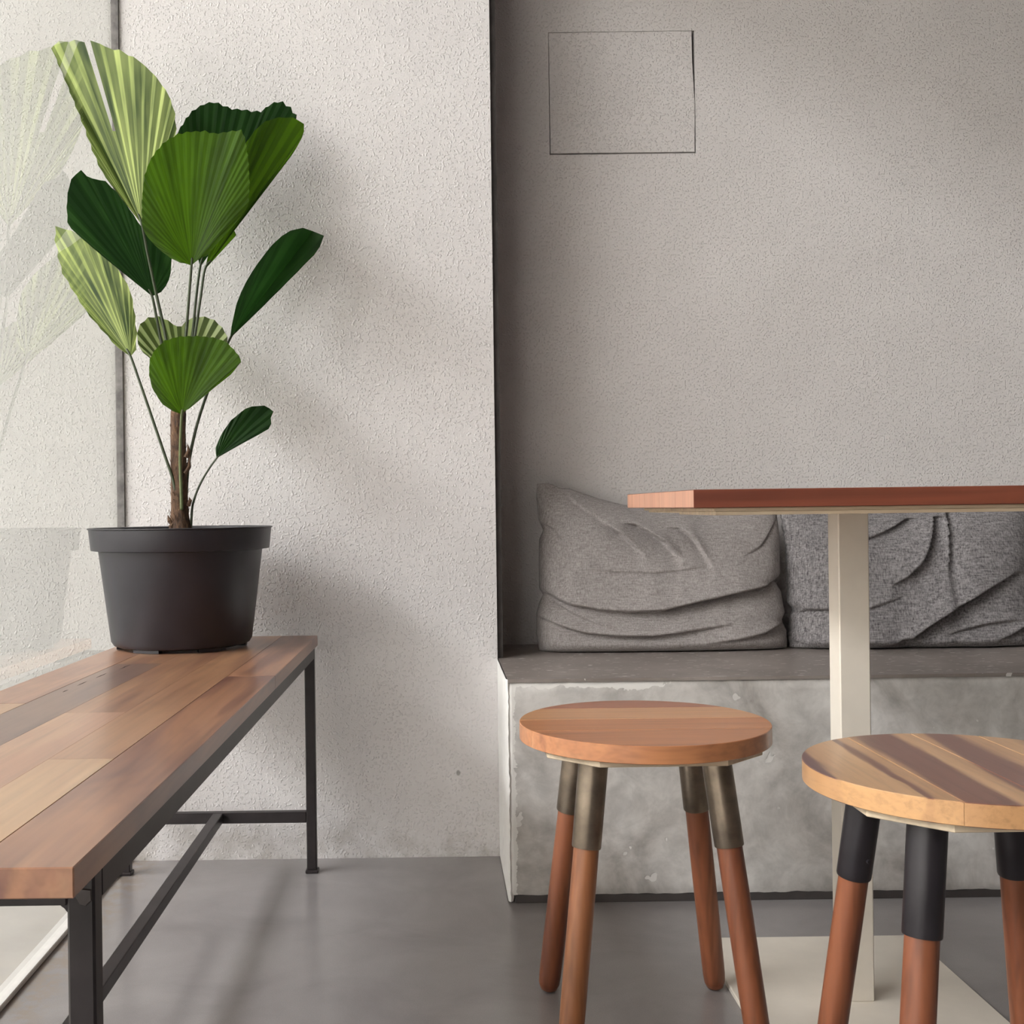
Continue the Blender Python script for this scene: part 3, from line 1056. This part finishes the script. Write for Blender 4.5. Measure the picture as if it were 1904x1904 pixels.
folds2 = [
    (z2((150, 900, 1.0), (230, 870, 1.0), (400, 862, .8), (700, 855, .5), (900, 795, .3), (1000, 760, .0)), 0.012, 0.016, 0.014),
    (z2((740, 300, .3), (880, 240, .8), (1000, 170, 1), (1100, 100, 1)), 0.012, 0.03, 0.03),
    (z2((880, 690, 0), (1010, 620, .6), (1130, 510, 1), (1210, 380, 1.1), (1260, 250, 1.0), (1310, 100, .9)), 0.018, 0.06, 0.07),
    (z2((1330, 600, 0), (1360, 460, .6), (1390, 280, 1), (1420, 60, 1)), 0.012, 0.15, 0.16),
    (z2((1010, 1090, .6), (1120, 1010, 1), (1300, 900, 1.2), (1500, 790, 1.1), (1680, 690, .8), (1880, 600, .3)), 0.026, 0.05, 0.04),
    (z2((1250, 1075, 0), (1450, 1020, .9), (1600, 985, .9), (1800, 965, .5)), 0.010, 0.02, 0.016),
    (z2((1650, 1120, 0), (1780, 1070, 1), (1900, 1010, 1.2)), 0.014, 0.02, 0.02),
    (z2((850, 1140, .6), (950, 1100, 1), (1020, 1120, .6)), 0.012, 0.012, 0.014),
    (z2((150, 1120, 1), (200, 1110, 1), (240, 1140, .6)), 0.008, 0.01, 0.008),
    (z2((160, 560, .5), (280, 545, .4), (400, 560, 0)), 0.005, 0.012, 0.012),
    (z2((160, 330, .5), (280, 325, .4), (400, 345, 0)), 0.005, 0.012, 0.012),
]
cushion('cushion', 0.792, 1.345, ZS + 0.001, 0.335, 2.502, 0.165, 0.04, out2, folds2, 'tweed',
        'dark grey coarse woven cushion on the cement bench behind the cream table post', seed=40)

# ================================================================== potted fan palm
PCX, PCY = -0.4775, 2.190
BZ += SLOPE * (BY1 - PCY) + 0.0022     # the seat under the pot
pp = thing('potted_fan_palm', (PCX, PCY, BZ), 'fan palm with pleated green leaves in a black plastic pot on the plank bench', 'plant')
zb = BZ + 0.0045
pot = MB()
pot.lathe([(0.118, zb), (0.126, zb + 0.003), (0.1305, zb + 0.010), (0.1515, zb + 0.176), (0.1522, zb + 0.178), (0.1648, zb + 0.1795), (0.1655, zb + 0.181),
           (0.1692, zb + 0.2175), (0.1716, zb + 0.2190), (0.1716, zb + 0.2205), (0.1690, zb + 0.2210), (0.1655, zb + 0.2190), (0.1610, zb + 0.183), (0.1480, zb + 0.176), (0.128, zb + 0.012), (0.0, zb + 0.012)], 96, PCX, PCY)
po = pot.build('pot', M['pot'], pp, angle=0.5)
for k in range(6):
    a = 2 * PI * (k + 0.15) / 6
    ft = MB()
    arc = []
    for j in range(7):
        aa = a + (j - 3) * 0.075
        arc.append((aa))
    pts = [(PCX + 0.121 * math.cos(q), PCY + 0.121 * math.sin(q)) for q in arc] + [(PCX + 0.105 * math.cos(q), PCY + 0.105 * math.sin(q)) for q in arc[::-1]]
    ft.prism(pts, BZ + 0.0002, zb + 0.0015)
    ft.build('pot_foot', M['pot'], po)
so = MB()
vs, fs = [], []
nr, na = 22, 72
for r_ in range(nr + 1):
    for j in range(na):
        a = 2 * PI * j / na
        rr = 0.1595 * r_ / nr
        x, y = PCX + rr * math.cos(a), PCY + rr * math.sin(a)
        vs.append((x, y, zb + 0.204 + 0.009 * abs(mnoise.noise((x * 55, y * 55, 0))) + 0.006 * mnoise.noise((x * 16, y * 16, 3)) + 0.006 * (1 - r_ / nr)))
for r_ in range(nr):
    for j in range(na):
        k = (j + 1) % na
        fs.append((r_ * na + j, r_ * na + k, (r_ + 1) * na + k, (r_ + 1) * na + j))
so.add(vs, fs)
so.build('soil', M['soil'], pp, smooth=False)

# trunk with torn leaf bases
tk = MB()
tp, tr_ = [], []
pxs = [(336, 1000, 21), (336, 985, 20), (334, 968, 18), (333, 945, 15.5), (333, 900, 15), (332, 850, 14.5), (331, 800, 13.5), (331, 770, 13), (332, 740, 10), (334, 715, 5)]
for x, y, r_ in pxs:
    tp.append(at(x, y, PCY))
    tr_.append(r_ * PCY / FPX)
tk.tube(tp, tr_, 26)
tk.v = [tuple(Vector(p) + Vector((mnoise.noise((p[0] * 160, p[1] * 160, p[2] * 110)), mnoise.noise((p[0] * 160, p[1] * 160 + 9, p[2] * 110)), 0)) * 0.003) for p in tk.v]
trunk = tk.build('trunk', M['trunk'], pp, smooth=True)
fb = MB()
for k in range(120):
    z = random.uniform(at(0, 985, PCY).z, at(0, 765, PCY).z)
    a = random.uniform(0, 2 * PI)
    base = Vector((at(333, 880, PCY).x, PCY, z))
    rad = interp([(at(0, 1000, PCY).z, 0.020), (at(0, 945, PCY).z, 0.0155), (at(0, 770, PCY).z, 0.0130)], z)
    d = Vector((math.cos(a), math.sin(a), 0))
    p0 = base + d * (rad - 0.001)
    p1 = p0 + d * random.uniform(0.001, 0.0035) + Vector((0, 0, random.uniform(0.004, 0.012)))
    p2 = p1 + d * random.uniform(0.001, 0.004) + Vector((random.uniform(-.003, .003), 0, random.uniform(-0.002, 0.008)))
    fb.tube([p0, p1, p2], [0.0008, 0.0006, 0.0002], 4)
f_ = fb.build('fibre', M['trunk'], trunk)
f_['kind'] = 'stuff'
for (ax, ay, bx, by, cx_, cy_, w_) in ((322, 975, 315, 968, 312, 958, 5), (326, 972, 318, 980, 313, 978, 6), (345, 880, 352, 868, 353, 845, 4), (346, 850, 351, 838, 349, 826, 4), (350, 940, 354, 930, 352, 925, 4), (318, 985, 325, 978, 340, 975, 5)):
    MB().tube([at(ax, ay, PCY - 0.01), at(bx, by, PCY - 0.013), at(cx_, cy_, PCY - 0.012)], [w_ * 0.0011, w_ * 0.0009, 0.0006], 8).build('leaf_base', M['trunk'], trunk)


def resample(pts, n):
    seg = [0.0]
    for a, b in zip(pts, pts[1:]):
        seg.append(seg[-1] + (b - a).length)
    out = []
    for i in range(n):
        s = seg[-1] * i / (n - 1)
        for k in range(len(pts) - 1):
            if s <= seg[k + 1] + 1e-9:
                f = (s - seg[k]) / max(1e-9, seg[k + 1] - seg[k])
                out.append(pts[k].lerp(pts[k + 1], f))
                break
    return out


def leaf(base, outline, Yb, sx, sz, cup, pleats, mat, stalk, amp=0.0030, slit=None, stalk_mat='stalk', srad=(0.0021, 0.0032), tipcurl=0.0, vee=0.0):
    """a pleated fan: rays run from the stalk's end to the outline.
    sx, sz: how the blade recedes per metre across and up; cup: how its sides come forward"""
    bp = at(base[0], base[1], Yb)
    k = Yb / FPX
    raw = [Vector(p) for p in outline]
    n = pleats * 2 + 1
    rs = resample([Vector((p[0], p[1], 0)) for p in raw], n)
    mid = rs[n // 2]
    ax = Vector((mid.x - base[0], mid.y - base[1])).normalized()
    per = Vector((-ax.y, ax.x))
    half = max(abs(Vector((p.x - base[0], p.y - base[1])).dot(per)) for p in rs)
    R = 9
    vs, fs, uvs = [], [], []
    ends = []
    for i, p in enumerate(rs):
        off = Vector((p.x - base[0], p.y - base[1]))
        c = off.dot(per) / max(half, 1)
        Y = Yb + sx * off.x * k + sz * (-off.y) * k - cup * c * c - vee * abs(c)
        ends.append(at(p.x, p.y, Y))
    nrm = Vector((0, 0, 0))
    for i in range(n - 1):
        nrm += (ends[i] - bp).cross(ends[i + 1] - bp)
    nrm.normalize()
    if nrm.y > 0:
        nrm = -nrm
    for i in range(n):
        e = ends[i] - bp
        zz = (1 if i % 2 else -1)
        for r in range(R):
            t = 0.012 + (1 - 0.012) * r / (R - 1)
            jag = 1.0
            if r == R - 1:
                jag = 1.0 + (0.006 if i % 2 else -0.004) + 0.006 * mnoise.noise((i * 0.7, base[0], 0))
            sag = tipcurl * t * t
            vs.append(bp + e * t * jag + nrm * (zz * amp * min(1, t * 1.15) * 0.5 + sag) + Vector((0, -cup * 0.35 * math.sin(PI * t), 0)))
            uvs.append((i / 2, t))
    for i in range(n - 1):
        if slit is not None and i == int(slit[0] * (n - 1)):
            lim = int(slit[1] * (R - 1))
        else:
            lim = R - 1
        for r in range(lim):
            a = i * R + r
            fs.append((a, a + 1, a + R + 1, a + R))
    me = bpy.data.meshes.new('leaf')
    me.from_pydata([tuple(v) for v in vs], [], fs)
    uvl = me.uv_layers.new(name='UVMap')
    for lp in me.loops:
        uvl.data[lp.index].uv = uvs[lp.vertex_index]
    me.materials.append(M[mat])
    o = bpy.data.objects.new('leaf', me)
    C.objects.link(o)
    o.parent = pp
    o.matrix_parent_inverse = Matrix.Translation(-Vector(pp.location))
    # stalk, thin and slightly rough; it runs on into the blade as the rib
    pts = [bp + (ends[n // 2] - bp) * 0.06 + nrm * 0.001]
    pts += [bp]
    for q in stalk:
        pts.append(at(q[0], q[1], q[2]))
    m = len(pts)
    fine, rad = [], []
    for i in range(m - 1):
        for j in range(5):
            f = j / 5
            p0, p1, p2, p3 = pts[max(i - 1, 0)], pts[i], pts[i + 1], pts[min(i + 2, m - 1)]
            fine.append(0.5 * ((2 * p1) + (p2 - p0) * f + (2 * p0 - 5 * p1 + 4 * p2 - p3) * f * f + (3 * p1 - p0 - 3 * p2 + p3) * f ** 3))
            g_ = (i + f) / (m - 1)
            rad.append(0.0008 if i == 0 and j == 0 else srad[0] + (srad[1] - srad[0]) * g_)
    fine.append(pts[-1])
    rad.append(srad[1])
    MB().tube(fine, rad, 8).build('leaf_stalk', M[stalk_mat], o, smooth=True)
    return o


T = PCY
# back leaf, dark, two lobes
leaf((372, 497), [(326, 300), (329, 249), (340, 230), (356, 208), (380, 193), (400, 190), (427, 202), (464, 206), (484, 209), (501, 195), (521, 188), (538, 198), (553, 220), (520, 290)],
     T + 0.085, 0.35, 0.10, 0.0, 22, 'leaf_dark', [(364, 560, T + .06), (357, 640, T + .03), (346, 745, T + .008)], amp=0.0018)
# right leaf, bright
leaf((381, 501), [(440, 437), (433, 424), (452, 398), (470, 367), (505, 330), (538, 296), (558, 264), (567, 240), (562, 226), (548, 219), (520, 219), (497, 223), (476, 240), (458, 264), (440, 300), (415, 350)],
     T + 0.03, 0.60, 0.05, 0.0, 18, 'leaf_mid', [(372, 560, T + .022), (360, 640, T + .01), (345, 740, T + .006)], amp=0.0010)
# left dark leaf
leaf((283, 551), [(256, 528), (229, 504), (195, 480), (168, 457), (145, 437), (126, 419), (124, 376), (129, 343), (138, 325), (151, 317), (168, 333), (192, 334), (215, 355), (242, 390), (266, 427), (295, 455), (319, 481), (318, 505), (313, 526), (300, 543)],
     T - 0.01, 0.45, 0.10, 0.0, 22, 'leaf_dark', [(291, 590, T - .006), (299, 632, T - .004), (320, 740, T - 0.002)], amp=0.0010)
# tall leaf, pale, split near its middle
leaf((264, 418), [(225, 366), (188, 318), (170, 275), (155, 232), (125, 158), (94, 84), (118, 77), (141, 76), (165, 77), (184, 80), (197, 88), (225, 95), (259, 113), (289, 141), (313, 175), (325, 208), (328, 249), (318, 290), (300, 350)],
     T - 0.03, -0.62, -0.05, 0.0, 26, 'leaf_light', [(274, 470, T - .022), (289, 540, T - .016), (309, 632, T - .008), (325, 745, T - .002)], slit=(0.515, 0.62), amp=0.0042)
# big front leaf
leaf((356, 494), [(336, 489), (319, 481), (301, 468), (286, 454), (272, 438), (264, 421), (264, 370), (269, 326), (277, 303), (288, 284), (309, 262), (330, 250), (353, 245), (380, 244), (400, 249), (425, 245), (450, 242), (457, 264), (462, 300), (464, 340), (462, 382), (448, 403), (430, 424), (405, 452), (385, 475)],
     T - 0.075, 0.22, -0.10, 0.02, 40, 'leaf_mid', [(352, 545, T - .06), (347, 610, T - .04), (340, 700, T - .02), (336, 760, T - .012)], amp=0.0006)
# left low leaf, pale
leaf((243, 663), [(220, 648), (191, 615), (162, 582), (138, 544), (114, 504), (104, 454), (101, 421), (128, 427), (161, 444), (188, 467), (222, 504), (242, 538), (250, 578), (255, 626), (252, 650)],
     T - 0.02, -0.75, -0.10, 0.0, 18, 'leaf_light', [(258, 705, T - .02), (279, 766, T - .018), (309, 854, T - .014), (322, 892, T - .012), (328, 925, T - .010)], amp=0.0036)
# right narrow leaf, folded along the rib
leaf((428, 629), [(431, 606), (434, 588), (441, 562), (450, 538), (471, 501), (504, 457), (534, 430), (551, 425), (578, 426), (602, 440), (603, 447), (588, 470), (538, 521), (484, 575), (445, 612)],
     T + 0.09, 0.40, 0.15, 0.0, 12, 'leaf_dark', [(405, 682, T + .055), (383, 738, T + .02), (364, 799, T + .012), (350, 868, T + .008), (346, 930, T + .004)], amp=0.0016, vee=0.05)
# small pale leaf half hidden at the back
leaf((338, 715), [(290, 676), (262, 652), (255, 633), (257, 608), (272, 592), (294, 588), (312, 596), (325, 605), (333, 610), (342, 602), (353, 592), (375, 588), (397, 594), (415, 611), (425, 631), (412, 655), (385, 680)],
     T + 0.05, -0.05, 0.05, 0.0, 18, 'leaf_pale', [(337, 740, T + .02), (335, 770, T + .008)], amp=0.0042)
# lower front leaf
leaf((338, 770), [(322, 765), (301, 751), (283, 722), (277, 696), (278, 670), (287, 652), (305, 634), (331, 626), (368, 625), (397, 628), (419, 635), (437, 652), (450, 671), (430, 696), (401, 719), (370, 745), (352, 760)],
     T - 0.05, 0.18, -0.15, 0.015, 30, 'leaf_mid', [(336, 810, T - .04), (335, 860, T - .028), (337, 915, T - .02), (338, 948, T - .016)], amp=0.0007, stalk_mat='stalk_green', srad=(0.0024, 0.0034))
# small leaf at the lower right
leaf((403, 852), [(401, 832), (412, 806), (430, 781), (456, 760), (472, 755), (489, 754), (500, 758), (509, 763), (504, 773), (504, 795), (478, 810), (441, 827), (418, 842)],
     T + 0.0, 0.15, 0.1, 0.01, 12, 'leaf_dark', [(386, 876, T), (370, 905, T), (359, 936, T), (356, 962, T), (355, 985, T)], amp=0.0022, srad=(0.0014, 0.0026))
